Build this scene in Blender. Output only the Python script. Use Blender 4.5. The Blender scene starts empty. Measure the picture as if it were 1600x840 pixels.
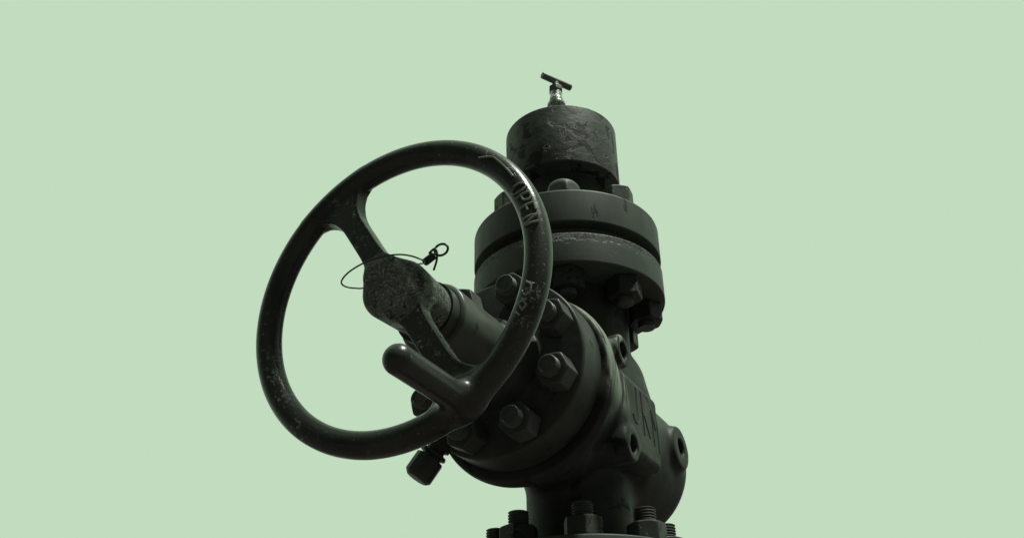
import bpy, bmesh, math, random
import numpy as np
import openvdb
from mathutils import Matrix, Vector
random.seed(7)
scene = bpy.context.scene
COL = scene.collection
R = math.radians
H = 1.1                      # camera height above the ground; all fitted heights are relative to it

# ------------------------------------------------------------------ frames
PSI = R(27.55)
E1 = Vector((math.cos(PSI), -math.sin(PSI), 0))      # to the right of the bonnet
N = Vector((-math.sin(PSI), -math.cos(PSI), 0))      # along the stem, towards the wheel
ZB = 0.5154
def frame(origin, x, y, z):
    m = Matrix.Identity(4)
    for i, c in enumerate((x, y, z, origin)):
        m[0][i], m[1][i], m[2][i] = c[0], c[1], c[2]
    return m
UP = Vector((0, 0, 1))
MB = frame(Vector((0, 0, ZB + H)), E1, UP, N)         # bonnet frame: x right, y up, z out along the stem
MW = MB @ Matrix.Translation((0, 0, 0.4707))          # wheel frame
MS = Matrix.Translation((0, 0, H))                    # stack frame

# ------------------------------------------------------------------ materials
def paint(name, base, rough=.45, metallic=0., patch=None, pscale=30., pthr=.6, psoft=.02, bump=.15,
          fine=.12, fscale=400., spec=.5, wear=None, wthr=.62, wscale=60., stretch=(1, 1, 1), mottle=.35,
          mscale=9., pbump=.5, coat=0., brushed=False, wmask=None, band=None, spots=()):
    m = bpy.data.materials.new(name); m.use_nodes = True
    nt = m.node_tree; n = nt.nodes; l = nt.links
    b = n['Principled BSDF']
    b.inputs['Roughness'].default_value = rough; b.inputs['Metallic'].default_value = metallic
    b.inputs['Specular IOR Level'].default_value = spec
    b.inputs['Coat Weight'].default_value = coat
    tc = n.new('ShaderNodeTexCoord'); mp = n.new('ShaderNodeMapping'); mp.inputs['Scale'].default_value = stretch
    l.new(tc.outputs['Object'], mp.inputs['Vector']); V = mp.outputs['Vector']
    def noise(sc, det=6., rgh=.6, dist=0.):
        t = n.new('ShaderNodeTexNoise'); t.inputs['Scale'].default_value = sc; t.inputs['Detail'].default_value = det
        t.inputs['Roughness'].default_value = rgh; t.inputs['Distortion'].default_value = dist
        l.new(V, t.inputs['Vector']); return t.outputs['Fac']
    def ramp(f, a, c):
        r = n.new('ShaderNodeMapRange'); r.inputs['From Min'].default_value = a; r.inputs['From Max'].default_value = c
        r.interpolation_type = 'SMOOTHSTEP'; l.new(f, r.inputs['Value']); return r.outputs['Result']
    def mix(f, a, c):
        x = n.new('ShaderNodeMix'); x.data_type = 'RGBA'
        l.new(f, x.inputs[0])
        for s, v in ((6, a), (7, c)):
            if isinstance(v, tuple): x.inputs[s].default_value = (*v, 1)
            else: l.new(v, x.inputs[s])
        return x.outputs[2]
    def math_(op, a, c):
        x = n.new('ShaderNodeMath'); x.operation = op
        for i, v in enumerate((a, c)):
            if isinstance(v, (int, float)): x.inputs[i].default_value = v
            else: l.new(v, x.inputs[i])
        return x.outputs[0]
    mot = ramp(noise(mscale, 5), .3, .7)
    col = mix(mot, tuple(c * (1 - mottle) for c in base), tuple(c * (1 + mottle) for c in base))
    height = math_('MULTIPLY', noise(fscale, 3), fine)
    height = math_('ADD', height, math_('MULTIPLY', noise(fscale * .12, 6), bump))
    rg = math_('ADD', math_('MULTIPLY', noise(mscale * 5, 4), .3), rough - .15)
    if patch:
        p = ramp(noise(pscale, 8, .62, .6), pthr - psoft, pthr + psoft)
        col = mix(p, col, patch); height = math_('SUBTRACT', height, math_('MULTIPLY', p, pbump))
        rg = math_('ADD', rg, math_('MULTIPLY', p, .15))
    if wear:
        wn_ = noise(wscale, 10, .72, .3); w = ramp(wn_, wthr, wthr + .05)
        if wmask: w = math_('MULTIPLY', w, ramp(noise(wmask[0], 4), wmask[1], wmask[1] + .08))
        for c_, r_, s_ in spots:                     # rubbed places and painted-in highlights
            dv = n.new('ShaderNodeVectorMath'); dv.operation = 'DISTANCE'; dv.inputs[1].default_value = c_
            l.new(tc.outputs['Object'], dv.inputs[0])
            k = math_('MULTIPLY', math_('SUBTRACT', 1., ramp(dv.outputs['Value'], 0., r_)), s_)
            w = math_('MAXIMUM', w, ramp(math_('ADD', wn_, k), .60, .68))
        col = mix(w, col, wear); height = math_('ADD', height, math_('MULTIPLY', w, .2))
    if band:                                     # pitted, flaking strip along one edge (heights in the object's own frame)
        sz = n.new('ShaderNodeSeparateXYZ'); l.new(tc.outputs['Object'], sz.inputs['Vector'])
        zz = math_('ADD', sz.outputs['Z'], math_('MULTIPLY', math_('SUBTRACT', noise(60, 6), .5), .02))
        k = math_('MULTIPLY', ramp(zz, band[0], band[0] + .004), ramp(noise(190, 6, .7), .47, .56))
        col = mix(k, col, (.016, .016, .015)); height = math_('SUBTRACT', height, math_('MULTIPLY', k, 1.2))
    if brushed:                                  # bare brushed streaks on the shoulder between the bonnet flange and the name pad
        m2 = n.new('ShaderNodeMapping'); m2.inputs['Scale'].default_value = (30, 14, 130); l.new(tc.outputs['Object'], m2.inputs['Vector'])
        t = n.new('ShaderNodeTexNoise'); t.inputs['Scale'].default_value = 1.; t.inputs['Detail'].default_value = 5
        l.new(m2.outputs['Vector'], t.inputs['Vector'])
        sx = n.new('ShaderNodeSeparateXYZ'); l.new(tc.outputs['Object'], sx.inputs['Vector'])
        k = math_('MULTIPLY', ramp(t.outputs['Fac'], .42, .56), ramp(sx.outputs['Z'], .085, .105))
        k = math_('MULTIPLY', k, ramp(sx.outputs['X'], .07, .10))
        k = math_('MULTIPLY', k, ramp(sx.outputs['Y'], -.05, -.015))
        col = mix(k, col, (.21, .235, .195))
    l.new(col, b.inputs['Base Color']); l.new(rg, b.inputs['Roughness'])
    bp = n.new('ShaderNodeBump'); bp.inputs['Strength'].default_value = .6; bp.inputs['Distance'].default_value = .0015
    l.new(height, bp.inputs['Height']); l.new(bp.outputs['Normal'], b.inputs['Normal'])
    return m

GREY = (.058, .069, .059)
M_CAP = paint('chipped_grey_paint', GREY, .55, patch=(.014, .0135, .013), pscale=26, pthr=.555, psoft=.02, bump=1.6, fine=.15,
              wear=(.12, .13, .115), wthr=.70, wscale=130, pbump=.8, spec=.25)
M_FLANGE = paint('grey_painted_steel', GREY, .55, patch=(.02, .02, .018), pscale=40, pthr=.66, psoft=.03, bump=.25, fine=.08,
                 mottle=.28, mscale=12, spec=.25, wear=(.11, .12, .105), wthr=.69, wscale=110, stretch=(1, 1, .35))
M_FLANGE_PITTED = paint('grey_pitted_steel', GREY, .55, patch=(.02, .02, .018), pscale=40, pthr=.66, psoft=.03, bump=.3, fine=.1,
                 mottle=.22, mscale=7, spec=.25, wear=(.11, .12, .105), wthr=.70, wscale=110, band=(.742,))
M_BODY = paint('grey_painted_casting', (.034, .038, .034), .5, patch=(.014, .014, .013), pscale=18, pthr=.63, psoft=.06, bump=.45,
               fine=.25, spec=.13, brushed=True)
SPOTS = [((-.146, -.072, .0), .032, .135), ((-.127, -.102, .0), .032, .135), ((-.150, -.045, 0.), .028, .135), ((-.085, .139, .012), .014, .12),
         ((-.108, -.140, .012), .013, .12), ((.173, -.058, .014), .022, .13), ((.163, -.087, .014), .018, .12)]  # rim scuffs; the inner lower left spots also paint in its highlight
# sunlight on the upper right flanks of both spokes, painted in as pale spots
FLANK_LIGHT = [(((t * math.cos(R(121.7)) + .0145 * math.cos(R(31.7))), (t * math.sin(R(121.7)) + .0145 * math.sin(R(31.7))), -.004), .013, .34)
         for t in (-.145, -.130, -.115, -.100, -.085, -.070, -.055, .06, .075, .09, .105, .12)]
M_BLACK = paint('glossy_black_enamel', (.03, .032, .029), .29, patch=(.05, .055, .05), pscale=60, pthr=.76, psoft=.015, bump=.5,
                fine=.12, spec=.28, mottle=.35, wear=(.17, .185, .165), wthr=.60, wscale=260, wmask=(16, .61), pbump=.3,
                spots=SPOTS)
M_ROUGH = paint('rough_worn_black_casting', (.07, .079, .07), .5, wear=(.22, .243, .21), wthr=.53, wscale=330, bump=1.5, fine=1.,
                fscale=800, spec=.3, wmask=(40, .36), patch=(.025, .026, .024), pscale=90, pthr=.55, psoft=.05)
M_SPOKE = paint('scuffed_enamel_lit_flanks', (.028, .03, .027), .33, wear=(.24, .265, .23), wthr=.56, wscale=180, wmask=(28, .50), bump=.6,
                fine=.2, spec=.35, spots=FLANK_LIGHT)
M_BONNET = paint('black_painted_casting', (.048, .052, .047), .42, patch=(.025, .025, .024), pscale=25, pthr=.64, bump=.35, fine=.15, spec=.12)
M_SLEEVE = paint('satin_black_sleeve', (.058, .066, .058), .36, patch=(.014, .014, .013), pscale=50, pthr=.68, bump=.12, fine=.06, spec=.3)
M_NUT_DARK = paint('dark_painted_nut', (.036, .041, .036), .45, patch=(.012, .012, .011), pscale=60, pthr=.60, bump=.5, fine=.2, spec=.25, wear=(.12, .13, .115), wthr=.68, wscale=150)
M_NUT = paint('painted_nut', (.068, .074, .067), .42, patch=(.016, .016, .015), pscale=60, pthr=.66, bump=.35, fine=.15, spec=.14)
M_STUD = paint('dark_stud_steel', (.075, .081, .073), .4, metallic=.2, bump=.35, fine=.25, fscale=700, spec=.35)
M_LETTER_GLINT = paint('raised_letters_glint', (.15, .165, .145), .3, bump=.2, fine=.05, spec=.4)  # lighter colour paints in the light the raised letters catch
M_BRIGHT = paint('stainless_fitting', (.42, .44, .4), .3, metallic=.85, patch=(.12, .12, .11), pscale=120, pthr=.6, bump=.15, fine=.05, fscale=900)
M_DKMETAL = paint('dull_steel_bar', (.10, .115, .095), .42, metallic=.4, bump=.15, fine=.05, fscale=900)
M_WIRE = paint('dark_wire', (.03, .034, .03), .4, metallic=.3, bump=.1, fine=.05)
M_TAG = paint('pale_plastic', (.35, .4, .34), .4, bump=.1, fine=.02)
M_GROUND = paint('gravel_ground', (.068, .052, .053), .9, bump=.8, fine=.5, fscale=60, mottle=.4, mscale=2.)

# ------------------------------------------------------------------ object helpers
WORLD = {}
def setup(o, parent, M):
    COL.objects.link(o); WORLD[o] = M
    if parent is not None:
        o.parent = parent; o.matrix_basis = WORLD[parent].inverted() @ M
    else:
        o.matrix_basis = M
    return o
def thing(name, label, cat, M, parent=None, group=None):
    o = bpy.data.objects.new(name, None); o.empty_display_size = .05
    if label: o['label'] = label
    if cat: o['category'] = cat
    if group: o['group'] = group
    return setup(o, parent, M)
def obj(name, me, mat, parent, M, label=None):
    o = bpy.data.objects.new(name, me)
    if not me.materials: me.materials.append(mat)
    if label: o['label'] = label
    return setup(o, parent, M)
def smooth(me, ang=None):
    for p in me.polygons: p.use_smooth = True
    if ang is not None: me.set_sharp_from_angle(angle=R(ang))
    return me
def lathe(name, prof, seg=96, ang=35):
    """profile (radius, height) revolved about z; ends on the axis are closed"""
    bm = bmesh.new(); rings = []
    for r, z in prof:
        if r < 1e-6: rings.append([bm.verts.new((0, 0, z))])
        else: rings.append([bm.verts.new((r * math.cos(2 * math.pi * k / seg), r * math.sin(2 * math.pi * k / seg), z)) for k in range(seg)])
    for a, b in zip(rings, rings[1:]):
        if len(a) == 1 and len(b) == 1: continue
        for k in range(seg):
            j = (k + 1) % seg
            if len(a) == 1: bm.faces.new((a[0], b[j], b[k]))
            elif len(b) == 1: bm.faces.new((a[k], a[j], b[0]))
            else: bm.faces.new((a[k], a[j], b[j], b[k]))
    bmesh.ops.recalc_face_normals(bm, faces=bm.faces)
    me = bpy.data.meshes.new(name); bm.to_mesh(me); bm.free()
    return smooth(me, ang)
def rounded(prof, rad, n=4):
    """round the inner corners of a profile with small arcs"""
    out = [prof[0]]
    for a, b, c in zip(prof, prof[1:], prof[2:]):
        A, B, C = (np.array(p, float) for p in (a, b, c))
        la, lc = np.linalg.norm(A - B), np.linalg.norm(C - B)
        r = min(rad, la * .45, lc * .45)
        if b[0] < 1e-6 or r < 1e-5: out.append(b); continue
        p, q = B + (A - B) / la * r, B + (C - B) / lc * r
        for k in range(n + 1):
            t = k / n; out.append(tuple((1 - t) ** 2 * p + 2 * t * (1 - t) * B + t * t * q))
    out.append(prof[-1]); return out
def catmull(pts, sub=8, closed=False):
    P = [Vector(p) for p in pts]; out = []
    n = len(P)
    for i in range(n if closed else n - 1):
        g = (lambda k: P[k % n]) if closed else (lambda k: P[min(max(k, 0), n - 1)])
        a, b, c, d = g(i - 1), g(i), g(i + 1), g(i + 2)
        for k in range(sub):
            t = k / sub
            out.append(.5 * ((2 * b) + (c - a) * t + (2 * a - 5 * b + 4 * c - d) * t * t + (3 * b - a - 3 * c + d) * t ** 3))
    if not closed: out.append(P[-1])
    return out
def tube_bm(bm, pts, r, seg=8, closed=False):
    P = [Vector(p) for p in pts]; n = len(P)
    rs = r if isinstance(r, (list, tuple)) else [r] * n
    up = None; rings = []
    for i in range(n):
        a = P[(i - 1) % n] if (closed or i) else P[i]; b = P[(i + 1) % n] if (closed or i < n - 1) else P[i]
        t = (b - a).normalized()
        if up is None: up = t.orthogonal().normalized()
        else: up = (up - t * up.dot(t)).normalized()
        s = t.cross(up)
        rings.append([bm.verts.new(P[i] + rs[i] * (math.cos(2 * math.pi * k / seg) * up + math.sin(2 * math.pi * k / seg) * s)) for k in range(seg)])
    for i in range(n if closed else n - 1):
        A, B = rings[i], rings[(i + 1) % n]
        for k in range(seg):
            j = (k + 1) % seg; bm.faces.new((A[k], A[j], B[j], B[k]))
    if not closed:
        for i, e in ((0, P[0]), (-1, P[-1])):
            bm.faces.new(rings[i] if i else rings[i][::-1])
def tubes(name, polylines, r, seg=8, closed=False, ang=40):
    bm = bmesh.new()
    for p in polylines: tube_bm(bm, p, r, seg, closed)
    bmesh.ops.recalc_face_normals(bm, faces=bm.faces)
    me = bpy.data.meshes.new(name); bm.to_mesh(me); bm.free(); return smooth(me, ang)

# ------------------------------------------------------------------ signed distance modelling (castings with real fillets)
def sdf_arrays(f, lo, hi, h):
    lo, hi = np.array(lo, float), np.array(hi, float)
    n = np.ceil((hi - lo) / h).astype(int) + 1
    ax = [(lo[i] + h * np.arange(n[i])).astype(np.float32) for i in range(3)]
    X, Y, Z = np.meshgrid(*ax, indexing='ij', sparse=False)
    D = f(X, Y, Z).astype(np.float32)
    g = openvdb.FloatGrid(float(4 * h))
    g.copyFromArray(np.clip(D / h, -3.5, 3.5))
    pts, quads = g.convertToQuads(0.0)
    P = np.asarray(pts, float) * h + lo; Q = np.asarray(quads)[:, ::-1]
    # one relaxation step against stair-stepping
    v = P[Q]; vol = np.einsum('ij,ij->', np.cross(v[:, 1] - v[:, 0], v[:, 2] - v[:, 0]), v.mean(1))
    if vol < 0: Q = Q[:, ::-1]
    return P, Q
def vnormals(P, Q):
    fn = np.cross(P[Q[:, 2]] - P[Q[:, 0]], P[Q[:, 3]] - P[Q[:, 1]])
    vn = np.zeros_like(P)
    for k in range(4): np.add.at(vn, Q[:, k], fn)
    return vn / np.maximum(np.linalg.norm(vn, axis=1), 1e-12)[:, None]
def mesh_of(name, P, Q, normals=None):
    used = np.unique(Q); idx = -np.ones(len(P), int); idx[used] = np.arange(len(used))
    me = bpy.data.meshes.new(name); me.from_pydata(P[used].tolist(), [], idx[Q].tolist()); me.update()
    for p in me.polygons: p.use_smooth = True
    if normals is not None: me.normals_split_custom_set_from_vertices(normals[used].tolist())
    return me
def smin(a, b, k):
    h = np.clip(.5 + .5 * (b - a) / k, 0, 1); return b * (1 - h) + a * h - k * h * (1 - h)
def smax(a, b, k): return -smin(-a, -b, k)
def length(*a): return np.sqrt(sum(x * x for x in a))
def cyl(ax_r, ax_h, r, h0, h1, rd=.002):
    """capped cylinder with rounded rims: radial coordinate ax_r, height ax_h"""
    dx = ax_r - (r - rd); dy = np.abs(ax_h - (h0 + h1) / 2) - ((h1 - h0) / 2 - rd)
    return np.minimum(np.maximum(dx, dy), 0) + length(np.maximum(dx, 0), np.maximum(dy, 0)) - rd
def box(x, y, z, hx, hy, hz, rd=.003):
    a, b, c = np.abs(x) - hx + rd, np.abs(y) - hy + rd, np.abs(z) - hz + rd
    return np.minimum(np.maximum(np.maximum(a, b), c), 0) + length(np.maximum(a, 0), np.maximum(b, 0), np.maximum(c, 0)) - rd
def capsule(X, Y, Z, a, b, ra, rb=None):
    rb = ra if rb is None else rb
    a, b = np.array(a, float), np.array(b, float); d = b - a
    t = np.clip(((X - a[0]) * d[0] + (Y - a[1]) * d[1] + (Z - a[2]) * d[2]) / (d @ d), 0, 1)
    return length(X - a[0] - t * d[0], Y - a[1] - t * d[1], Z - a[2] - t * d[2]) - (ra + (rb - ra) * t)

# ------------------------------------------------------------------ fasteners
def nut_mesh(name, ac, h, bore, soft=.0012, dome=None):
    af = ac * math.cos(math.pi / 6) / 2
    def f(X, Y, Z):
        d = np.full_like(X, -1.)
        for k in range(3):
            a = k * math.pi / 3
            d = smax(d, np.abs(X * math.cos(a) + Y * math.sin(a)) - af, .0015)
        d = smax(d, np.abs(Z - h / 2) - h / 2, .0012)
        rr = length(X, Y)
        d = smax(d, (rr - af * 1.0) * .5 + (Z - h) * .866, soft)   # 30 degree chamfer on the outer side
        if dome: d = smax(d, length(X, Y, Z - (h - dome)) - dome, .003)
        return np.maximum(d, bore - rr)
    P, Q = sdf_arrays(f, (-ac * .56, -ac * .56, -.003), (ac * .56, ac * .56, h + .003), .0009)
    return mesh_of(name, P, Q)
def stud_mesh(name, r, z0, z1, t0, pitch=.0032):
    """plain shank from z0 to t0, thread from t0 to z1, chamfered end"""
    prof = [(0, z0), (r * .9, z0), (r * .9, t0)]
    z = t0
    while z + pitch < z1 - .002:
        prof += [(r, z + pitch * .3), (r, z + pitch * .45), (r * .86, z + pitch * .9)]; z += pitch
    prof += [(r * .99, z1 - .0007), (r * .92, z1), (r * .76, z1), (r * .72, z1 - .0009), (r * .3, z1 - .0009), (r * .26, z1 - .0003), (0, z1 - .0003)]
    return lathe(name, prof, 28, 30)

# ================================================================== gate valve
valve = thing('gate_valve', 'dark cast gate valve with a big handwheel on its bonnet and flanged top and bottom', 'valve', Matrix.Translation((0, 0, .30 + H)))

# ---- body casting with neck, name pad and bolt lugs (bonnet frame: x right, y up, z towards the wheel)
LUGS = [(.098, .052), (.090, -.080), (-.128, -.016)]
def f_body(X, Y, Z):
    rr = length(X, Y + .004)
    d = cyl(length(X, Y), Z, .106, -.055, .17, .02)
    d = smin(d, cyl(length(X, Y + .026), Z, .110, -.205, 0., .045), .02)
    # flare up to the bonnet flange
    cone = smax(rr - (.104 + .028 * np.clip((Z - .05) / .115, 0, 1)), np.abs(Z - .10) - .072, .006)
    d = smin(d, cone, .01)
    d = smin(d, cyl(length(X, Y + .004), Z, .131, .157, .180, .003), .006)
    g = np.maximum(np.abs(Z - .1555) - .0016, .1275 - length(X, Y + .004)); d = smax(d, -g, .001)
    # vertical necks
    rv = length(X, Z)
    d = smin(d, cyl(rv, Y, .0745, -.21, 0., .003), .018)
    d = smin(d, cyl(rv, Y, .090, 0., .20, .003), .03)
    d = smin(d, cyl(rv, Y, .100, .02, .085, .02), .03)
    # name pad on the right side
    pad = box(X - .075, Y + .033, Z - .0445, .046, .056, .0685, .012)
    d = smin(d, pad, .006)
    for (t, z) in LUGS:
        rl = length(Y - z, Z - t)
        d = smin(d, cyl(rl, X, .0235 if t > 0 else .033, .03 if t > 0 else .05, .1215 if t > 0 else .117, .004), .008 if t > 0 else .015)
    for (t, z) in LUGS:
        rl = length(Y - z, Z - t)
        d = smax(d, -np.maximum(rl - (.0125 if t > 0 else .0135), .075 - X), .002)
    return d
P, Q = sdf_arrays(f_body, (-.15, -.215, -.215), (.15, .21, .19), .0022)
VN = vnormals(P, Q)
C = P[Q].mean(1)
mask = np.zeros(len(Q), bool); lugm = []
for (t, z) in LUGS:
    m = (np.hypot(C[:, 1] - z, C[:, 2] - t) < (.0255 if t > 0 else .035)) & (C[:, 0] > (.095 if t > 0 else .08)) & ~mask
    lugm.append(m); mask |= m
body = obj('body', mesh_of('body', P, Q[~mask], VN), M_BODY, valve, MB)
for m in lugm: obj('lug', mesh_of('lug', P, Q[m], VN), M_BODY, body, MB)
# raised cast letters on the pad
S = .1203
def pad(*pts): return [(S, z, t) for (t, z) in pts]
letters = [pad((.0635, .010), (.0615, -.036), (.066, -.043), (.075, -.042), (.081, -.034)),
           pad((.045, .010), (.041, -.052)), pad((.024, .006), (.040, -.020)), pad((.038, -.022), (.020, -.050)),
           pad((.008, -.004), (.003, -.056)), pad((.008, -.004), (-.004, -.030)), pad((-.004, -.030), (-.012, -.012)), pad((-.012, -.012), (-.014, -.062))]
obj('raised_lettering', tubes('raised_lettering', letters, .0018, 8), M_BODY, body, MB)

# ---- bonnet: flange, boss
prof = rounded([(0, .1805), (.114, .1805), (.1225, .184), (.1225, .2385), (.062, .2405), (.056, .262), (.052, .270), (0, .270)], .004)
bonnet = obj('bonnet', lathe('bonnet', prof, 128), M_BONNET, valve, MB)
obj('stem_sleeve', lathe('stem_sleeve', rounded([(0, .262), (.0525, .262), (.0525, .276), (.0455, .279), (.0445, .394), (.040, .397), (0, .397)], .002), 96), M_SLEEVE, valve, MB)
obj('stem', lathe('stem', [(0, .396), (.0385, .396), (.0385, .412), (0, .412)], 64), M_BONNET, valve, MB)
nutB = nut_mesh('nut', .0465, .029, .0105)
TURN = {0: 20, 1: 48, 7: 25, 6: 43, 4: 12}
studB = stud_mesh('bonnet_stud', .0132, .20, .2825, .262)
first = None
for k in range(8):
    a = R(24 + 45 * k)
    Mk = MB @ Matrix.Translation((.0976 * math.cos(a), .0976 * math.sin(a), 0)) @ Matrix.Rotation(R(TURN.get(k, 37 * k)), 4, 'Z')
    s = obj('bonnet_stud', studB, M_STUD, valve, Mk)
    obj('nut', nutB, M_NUT, s, Mk @ Matrix.Translation((0, 0, .2412)))

# ---- bleeder plug under the bonnet
def aim(p, d):
    z = Vector(d).normalized(); x = z.orthogonal().normalized(); return frame(Vector(p), x, z.cross(x), z)
MF = MB @ aim((-.081, -.082, .235), (-.50, -.82, .22)) @ Matrix.Scale(1.12, 4)
plug = obj('bleeder_plug', lathe('bleeder_plug', rounded([(0, -.03), (.015, -.03), (.015, .012), (.011, .0125), (.011, .018), (.0165, .0185), (.0165, .022), (.012, .0225), (.012, .026), (.017, .0265), (.017, .050), (.013, .054), (0, .054)], .001), 12, 25), M_BONNET, valve, MF)

# ---- top flange (lower of the bolted pair) and bottom flange
obj('top_flange', lathe('top_flange', rounded([(.04, .7075), (.1502, .7075), (.1502, .7555), (.1472, .7587), (.118, .7590), (.118, .764), (.04, .764)], .0022), 160), M_FLANGE_PITTED, valve, MS)
bf = obj('bottom_flange', lathe('bottom_flange', rounded([(.05, .268), (.150, .268), (.150, .3165), (.09, .3175), (.05, .3175)], .0025), 160), M_FLANGE, valve, MS)
nutF = nut_mesh('nut', .053, .026, .0115)
studF = stud_mesh('flange_stud', .0140, .215, .364, .335, .0038)
for k in range(8):
    a = R(-92 + 45 * k)
    Mk = MS @ Matrix.Translation((.118 * math.cos(a), .118 * math.sin(a), 0)) @ Matrix.Rotation(R(5 + 23 * k), 4, 'Z')
    s = obj('flange_stud', studF, M_STUD, valve, Mk)
    obj('nut', nutF, M_NUT_DARK, s, Mk @ Matrix.Translation((0, 0, .3180)))

# ---- handwheel
wheel = thing('handwheel', None, None, MW, valve)
RW, RT = .176, .0148
SA = R(121.7)                                   # direction of the upper spoke
def f_wheel(X, Y, Z):
    rim = length(length(X, Y) - RW, Z) - RT
    c, s = math.cos(SA), math.sin(SA)
    U = X * c + Y * s; W = -X * s + Y * c
    aU = np.abs(U)
    wid = .0132 + .034 * np.clip((aU - .105) / .066, 0, 1) ** 3 + .004 * np.clip((.075 - aU) / .04, 0, 1) ** 2
    sp = smax(smax(np.abs(W) - wid, np.abs(Z + .0025) - .0112, .003), aU - .176, .004)
    d = smin(rim, sp, .007)
    r = length(X, Y)
    hub = smax(r - (.0395 - .004 * np.clip(-Z / .06, 0, 1) + .003 * np.cos(2 * np.arctan2(Y, X) + .6)), np.abs(Z + .026) - .036, .012)
    d = smin(d, hub, .016)
    d = smax(d, r - (RW + RT), .002)
    ch = capsule(X, Y, Z, (.0895, -.1515, -.002), (.0895, -.1515, .115), .0148)
    d = smin(d, ch, .020)
    return d
P, Q = sdf_arrays(f_wheel, (-.197, -.197, -.066), (.197, .197, .135), .0018)
VN = vnormals(P, Q); C = P[Q].mean(1)
rr = np.hypot(C[:, 0], C[:, 1]); U = C[:, 0] * math.cos(SA) + C[:, 1] * math.sin(SA)
isr = rr > .156
ish = (rr < .049)
crank = isr & (C[:, 2] > .0165) & (U < 0) & (np.hypot(C[:, 0] - .0895, C[:, 1] + .1515) < .03) | (C[:, 2] > .03)
isr = isr & ~crank; ish = ish & ~crank
sp = ~isr & ~ish & ~crank
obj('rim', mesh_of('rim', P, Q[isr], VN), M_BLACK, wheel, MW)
obj('hub', mesh_of('hub', P, Q[ish], VN), M_ROUGH, wheel, MW)
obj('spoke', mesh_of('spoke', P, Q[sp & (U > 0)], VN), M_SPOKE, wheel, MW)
obj('spoke', mesh_of('spoke', P, Q[sp & (U <= 0)], VN), M_SPOKE, wheel, MW, 'worn spoke with scuffed paint and one flank painted as lit')
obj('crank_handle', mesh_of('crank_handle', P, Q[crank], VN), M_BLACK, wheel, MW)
# raised lettering on the front of the rim: s = distance along the arc from the anchor, h = outward
def on_rim(ang, h, lift=.0):
    ph = R(90) - h / RT                          # poloidal angle, 90 degrees = front
    r = RW + (RT + lift) * math.cos(ph)
    return (r * math.cos(ang), r * math.sin(ang), (RT + lift) * math.sin(ph))
GLYPH = {'O': [[(.0, .3), (.0, .7), (.25, 1), (.55, 1), (.8, .7), (.8, .3), (.55, 0), (.25, 0), (.0, .3)]],
         'P': [[(0, 0), (0, 1)], [(0, 1), (.55, 1), (.75, .8), (.7, .55), (.5, .45), (0, .45)]],
         'E': [[(0, 0), (0, 1)], [(0, 1), (.7, 1)], [(0, .5), (.55, .5)], [(0, 0), (.7, 0)]],
         'N': [[(0, 0), (0, 1)], [(0, 1), (.7, 0)], [(.7, 0), (.7, 1)]]}
lines = []
def fine(pl, n=5):
    out = []
    for a, b in zip(pl, pl[1:]):
        out += [tuple(a[i] + (b[i] - a[i]) * k / n for i in range(2)) for k in range(n)]
    return out + [pl[-1]]
a0, size, wid = R(25.2), .0165, .0125
for ch in 'OPEN':
    for st in GLYPH[ch]:
        lines.append([on_rim(a0 - (x * wid) / RW, (y - .45) * size, .0008) for x, y in fine(st)])
    a0 -= (wid * 1.22) / RW
obj('raised_lettering', tubes('raised_lettering', lines, .0014, 8), M_LETTER_GLINT, wheel, MW)
# arrow towards OPEN
lines = []
lines.append([on_rim(R(a), h, .0009) for a, h in fine([(29.5, .003), (43., .004)], 10)])
lines.append([on_rim(R(a), h, .0009) for a, h in fine([(43., .004), (48.5, -.0045)], 5)])
obj('raised_arrow', tubes('raised_arrow', lines, .0014, 8), M_LETTER_GLINT, wheel, MW)
# worn letters further down the rim
lines = []
for st in ([(-14.5, -.002), (-15.5, .004), (-18, .005), (-19.5, .001), (-18, -.004)], [(-20.5, .004), (-22.5, -.004), (-24.5, .003), (-22.5, .005), (-20.5, -.002)], [(-25.5, -.004), (-26.5, .003)]):
    lines.append([on_rim(R(a), h, 0.) for a, h in fine(st, 4)])
obj('worn_lettering', tubes('worn_lettering', lines, .0013, 8), M_LETTER_GLINT, wheel, MW)

# ================================================================== flanged cap bolted on top
cap = thing('flanged_cap', 'grey chipped cylindrical cap on a thick bolted flange at the top of the stack', 'cap', Matrix.Translation((0, 0, .765 + H)))
obj('flange', lathe('flange', rounded([(.05, .7655), (.128, .7655), (.129, .7765), (.150, .777), (.150, .832), (.147, .8352), (.07, .836), (.05, .836)], .0022), 160), M_FLANGE, cap, MS)
obj('neck', lathe('neck', [(.05, .765), (.066, .765), (.066, .93), (.05, .93)], 96), M_BONNET, cap, MS)
obj('cap_body', lathe('cap_body', rounded([(0, .9278), (.0956, .9278), (.0956, 1.0430), (0, 1.0435)], .0025), 160), M_CAP, cap, MS)
nutC = nut_mesh('nut', .054, .031, .0115)
nutD = nut_mesh('nut', .056, .033, .004, .003, .0305)
studC = stud_mesh('flange_stud', .0140, .668, .866, .85, .0034)
for k in range(8):
    a = R(-94 + 45 * k)
    Mk = MS @ Matrix.Translation((.118 * math.cos(a), .118 * math.sin(a), 0)) @ Matrix.Rotation(R(9 + 29 * k), 4, 'Z')
    s = obj('flange_stud', studC, M_STUD, cap, Mk)
    obj('nut', nutD if k == 0 else nutC, M_FLANGE, s, Mk @ Matrix.Translation((0, 0, .8365)))
    obj('nut', nutC, M_NUT_DARK, s, Mk @ Matrix.Translation((0, 0, .7068)) @ Matrix.Rotation(math.pi, 4, 'X'))

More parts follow.
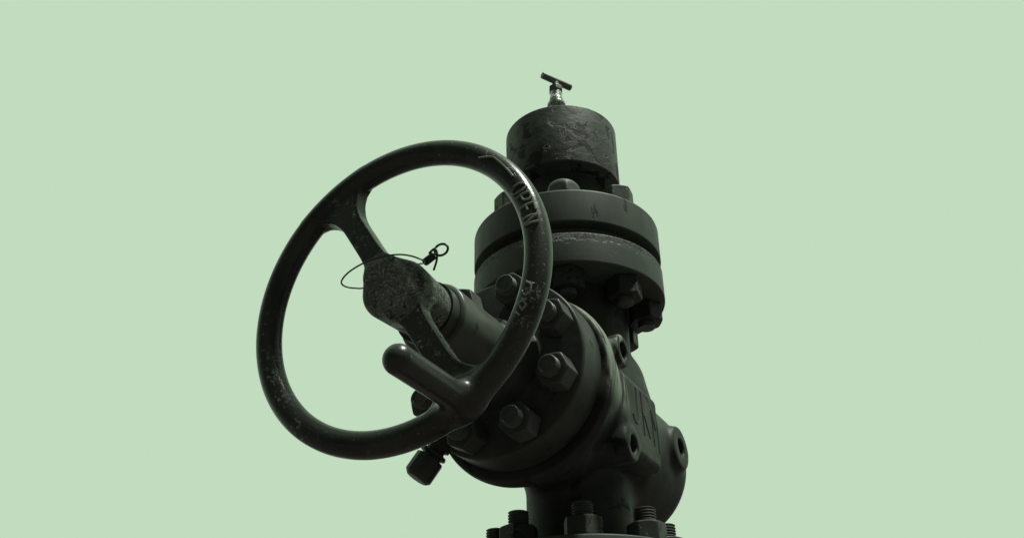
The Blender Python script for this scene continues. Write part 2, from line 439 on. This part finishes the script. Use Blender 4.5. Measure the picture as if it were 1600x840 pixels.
# ================================================================== needle valve with T bar
MN = MS @ Matrix.Translation((-.005, -.01, 1.0425))
nv = thing('needle_valve', 'small bright needle valve with a T bar handle on top of the cap', 'needle valve', MN)
obj('valve_body', lathe('valve_body', rounded([(0, -.002), (.019, -.002), (.019, .020), (.014, .021), (.013, .066), (.0165, .067), (.0165, .073), (.0128, .0738), (.0125, .083), (.0112, .085), (.0105, .100), (.009, .102), (0, .102)], .0008), 40), M_BRIGHT, nv, MN)
obj('packing_nut', nut_mesh('packing_nut', .0265, .011, .001), M_DKMETAL, nv, MN @ Matrix.Translation((0, 0, .1012)))
obj('stem', lathe('stem', [(0, .105), (.0065, .105), (.0065, .126), (0, .126)], 24), M_BRIGHT, nv, MN)
ta = R(-34)
obj('bar_handle', lathe('bar_handle', rounded([(0, -.0315), (.006, -.0315), (.006, .0315), (0, .0315)], .001), 20), M_DKMETAL, nv,
    MN @ Matrix.Translation((0.002, 0, .126)) @ Matrix.Rotation(-ta, 4, 'Z') @ Matrix.Rotation(R(90), 4, 'Y'))

# ================================================================== wire seal looped round the hub
ws = thing('wire_seal', 'thin wire loop with a small ferrule hanging round the handwheel hub', 'wire', MW @ Matrix.Translation((.02, .046, -.03)))
loop = [(0.0201, 0.0425, -0.026), (0.0171, 0.0428, -0.012), (0.0118, 0.0399, 0.003), (0.0042, 0.0369, 0.013), (-0.0087, 0.0369, 0.0155), (-0.0238, 0.0369, 0.016), (-0.0409, 0.0363, 0.014), (-0.0587, 0.0342, 0.01), (-0.0719, 0.0317, 0.004), (-0.0788, 0.0317, -0.004), (-0.0783, 0.0313, -0.012), (-0.0715, 0.0316, -0.02), (-0.0638, 0.0342, -0.028), (-0.0502, 0.0505, -0.046), (-0.0131, 0.0563, -0.044)]
obj('wire_loop', tubes('wire_loop', [catmull(loop, 10, True)], .0010, 6, True), M_WIRE, ws, MW)
fa, fb = Vector((.016, .045, -.03)), Vector((.030, .0515, -.03))
obj('ferrule', tubes('ferrule', [[fa, fa.lerp(fb, .1), fb.lerp(fa, .1), fb]], [.0034, .0046, .0046, .0034], 10), M_WIRE, ws, MW)
ring = [fb + Vector((.009 + .0088 * math.cos(t), .0045 + .0062 * math.sin(t), .002 * math.sin(t))) for t in np.linspace(0, 2 * math.pi, 22, endpoint=False)]
obj('eyelet', tubes('eyelet', [ring], .0015, 6, True), M_WIRE, ws, MW)
obj('wire_tail', tubes('wire_tail', [catmull([fb + Vector((-.006, .003, .002)), fb + Vector((.002, .0055, .004)), fb + Vector((.0055, .001, .004)), fb + Vector((.004, -.008, .001)), fb + Vector((-.003, -.017, -.004))], 6)], .0014, 6), M_WIRE, ws, MW)

# ================================================================== spool under the valve, down to the ground (below the frame)
sp_ = thing('wellhead_spool', 'flanged steel spool carrying the gate valve, below its bottom flange', 'spool', Matrix.Identity(4))
obj('flange', lathe('flange', rounded([(.05, .215), (.150, .215), (.150, .262), (.12, .2625), (.05, .2675)], .0025), 96), M_FLANGE, sp_, MS)
obj('pipe', lathe('pipe', [(.05, -H), (.09, -H), (.09, .10), (.08, .2145), (.05, .2145)], 64), M_BODY, sp_, MS)

# ground, out of frame, dark gravel
bm = bmesh.new(); bmesh.ops.create_circle(bm, cap_ends=True, segments=64, radius=400)
me = bpy.data.meshes.new('ground'); bm.to_mesh(me); bm.free()
g = obj('ground', me, M_GROUND, None, Matrix.Identity(4)); g['kind'] = 'structure'

# ================================================================== sky, sun, camera
w = bpy.data.worlds.new('World'); scene.world = w; w.use_nodes = True
bg = w.node_tree.nodes['Background']
bg.inputs['Color'].default_value = (.539, .716, .519, 1); bg.inputs['Strength'].default_value = 1.0
# an even pale bright sky ahead; the sky to the sides and behind the viewer is duller
wn, wl = w.node_tree.nodes, w.node_tree.links
tc = wn.new('ShaderNodeTexCoord'); sx = wn.new('ShaderNodeVectorMath'); sx.operation = 'DOT_PRODUCT'; sx.inputs[1].default_value = (0, .863, .505); mr = wn.new('ShaderNodeMapRange')
mr.interpolation_type = 'SMOOTHSTEP'
for k_, v_ in (('From Min', -.05), ('From Max', .68), ('To Min', .11), ('To Max', 1.)): mr.inputs[k_].default_value = v_
wl.new(tc.outputs['Generated'], sx.inputs[0]); wl.new(sx.outputs['Value'], mr.inputs['Value']); wl.new(mr.outputs['Result'], bg.inputs['Strength'])
sun = bpy.data.lights.new('sun', 'SUN'); sun.energy = 5.0; sun.angle = R(5); sun.color = (.93, 1, .88)
so = bpy.data.objects.new('sun', sun); COL.objects.link(so)
az, el = R(-26), R(69)                                # towards the sun: right, slightly to the camera's side
sd = Vector((math.cos(el) * math.cos(az), math.cos(el) * math.sin(az), math.sin(el)))
so.rotation_euler = sd.to_track_quat('Z', 'Y').to_euler()

cam = bpy.data.cameras.new('camera'); co = bpy.data.objects.new('camera', cam); COL.objects.link(co)
th, ro = R(30.3405), R(-.9806)
right = Vector((math.cos(ro), -math.sin(th) * math.sin(ro), math.cos(th) * math.sin(ro)))
up = Vector((-math.sin(ro), -math.sin(th) * math.cos(ro), math.cos(th) * math.cos(ro)))
fwd = Vector((0, math.cos(th), math.sin(th)))
co.matrix_world = frame(Vector((-.0892, -1.3390, H)), right, up, -fwd)
cam.sensor_width = 36; cam.lens = 1499.9 / 1600 * 36; cam.clip_start = .05; cam.clip_end = 2000
scene.camera = co
scene.view_settings.view_transform = 'Standard'; scene.view_settings.look = 'None'
scene.view_settings.exposure = 0; scene.view_settings.gamma = 1
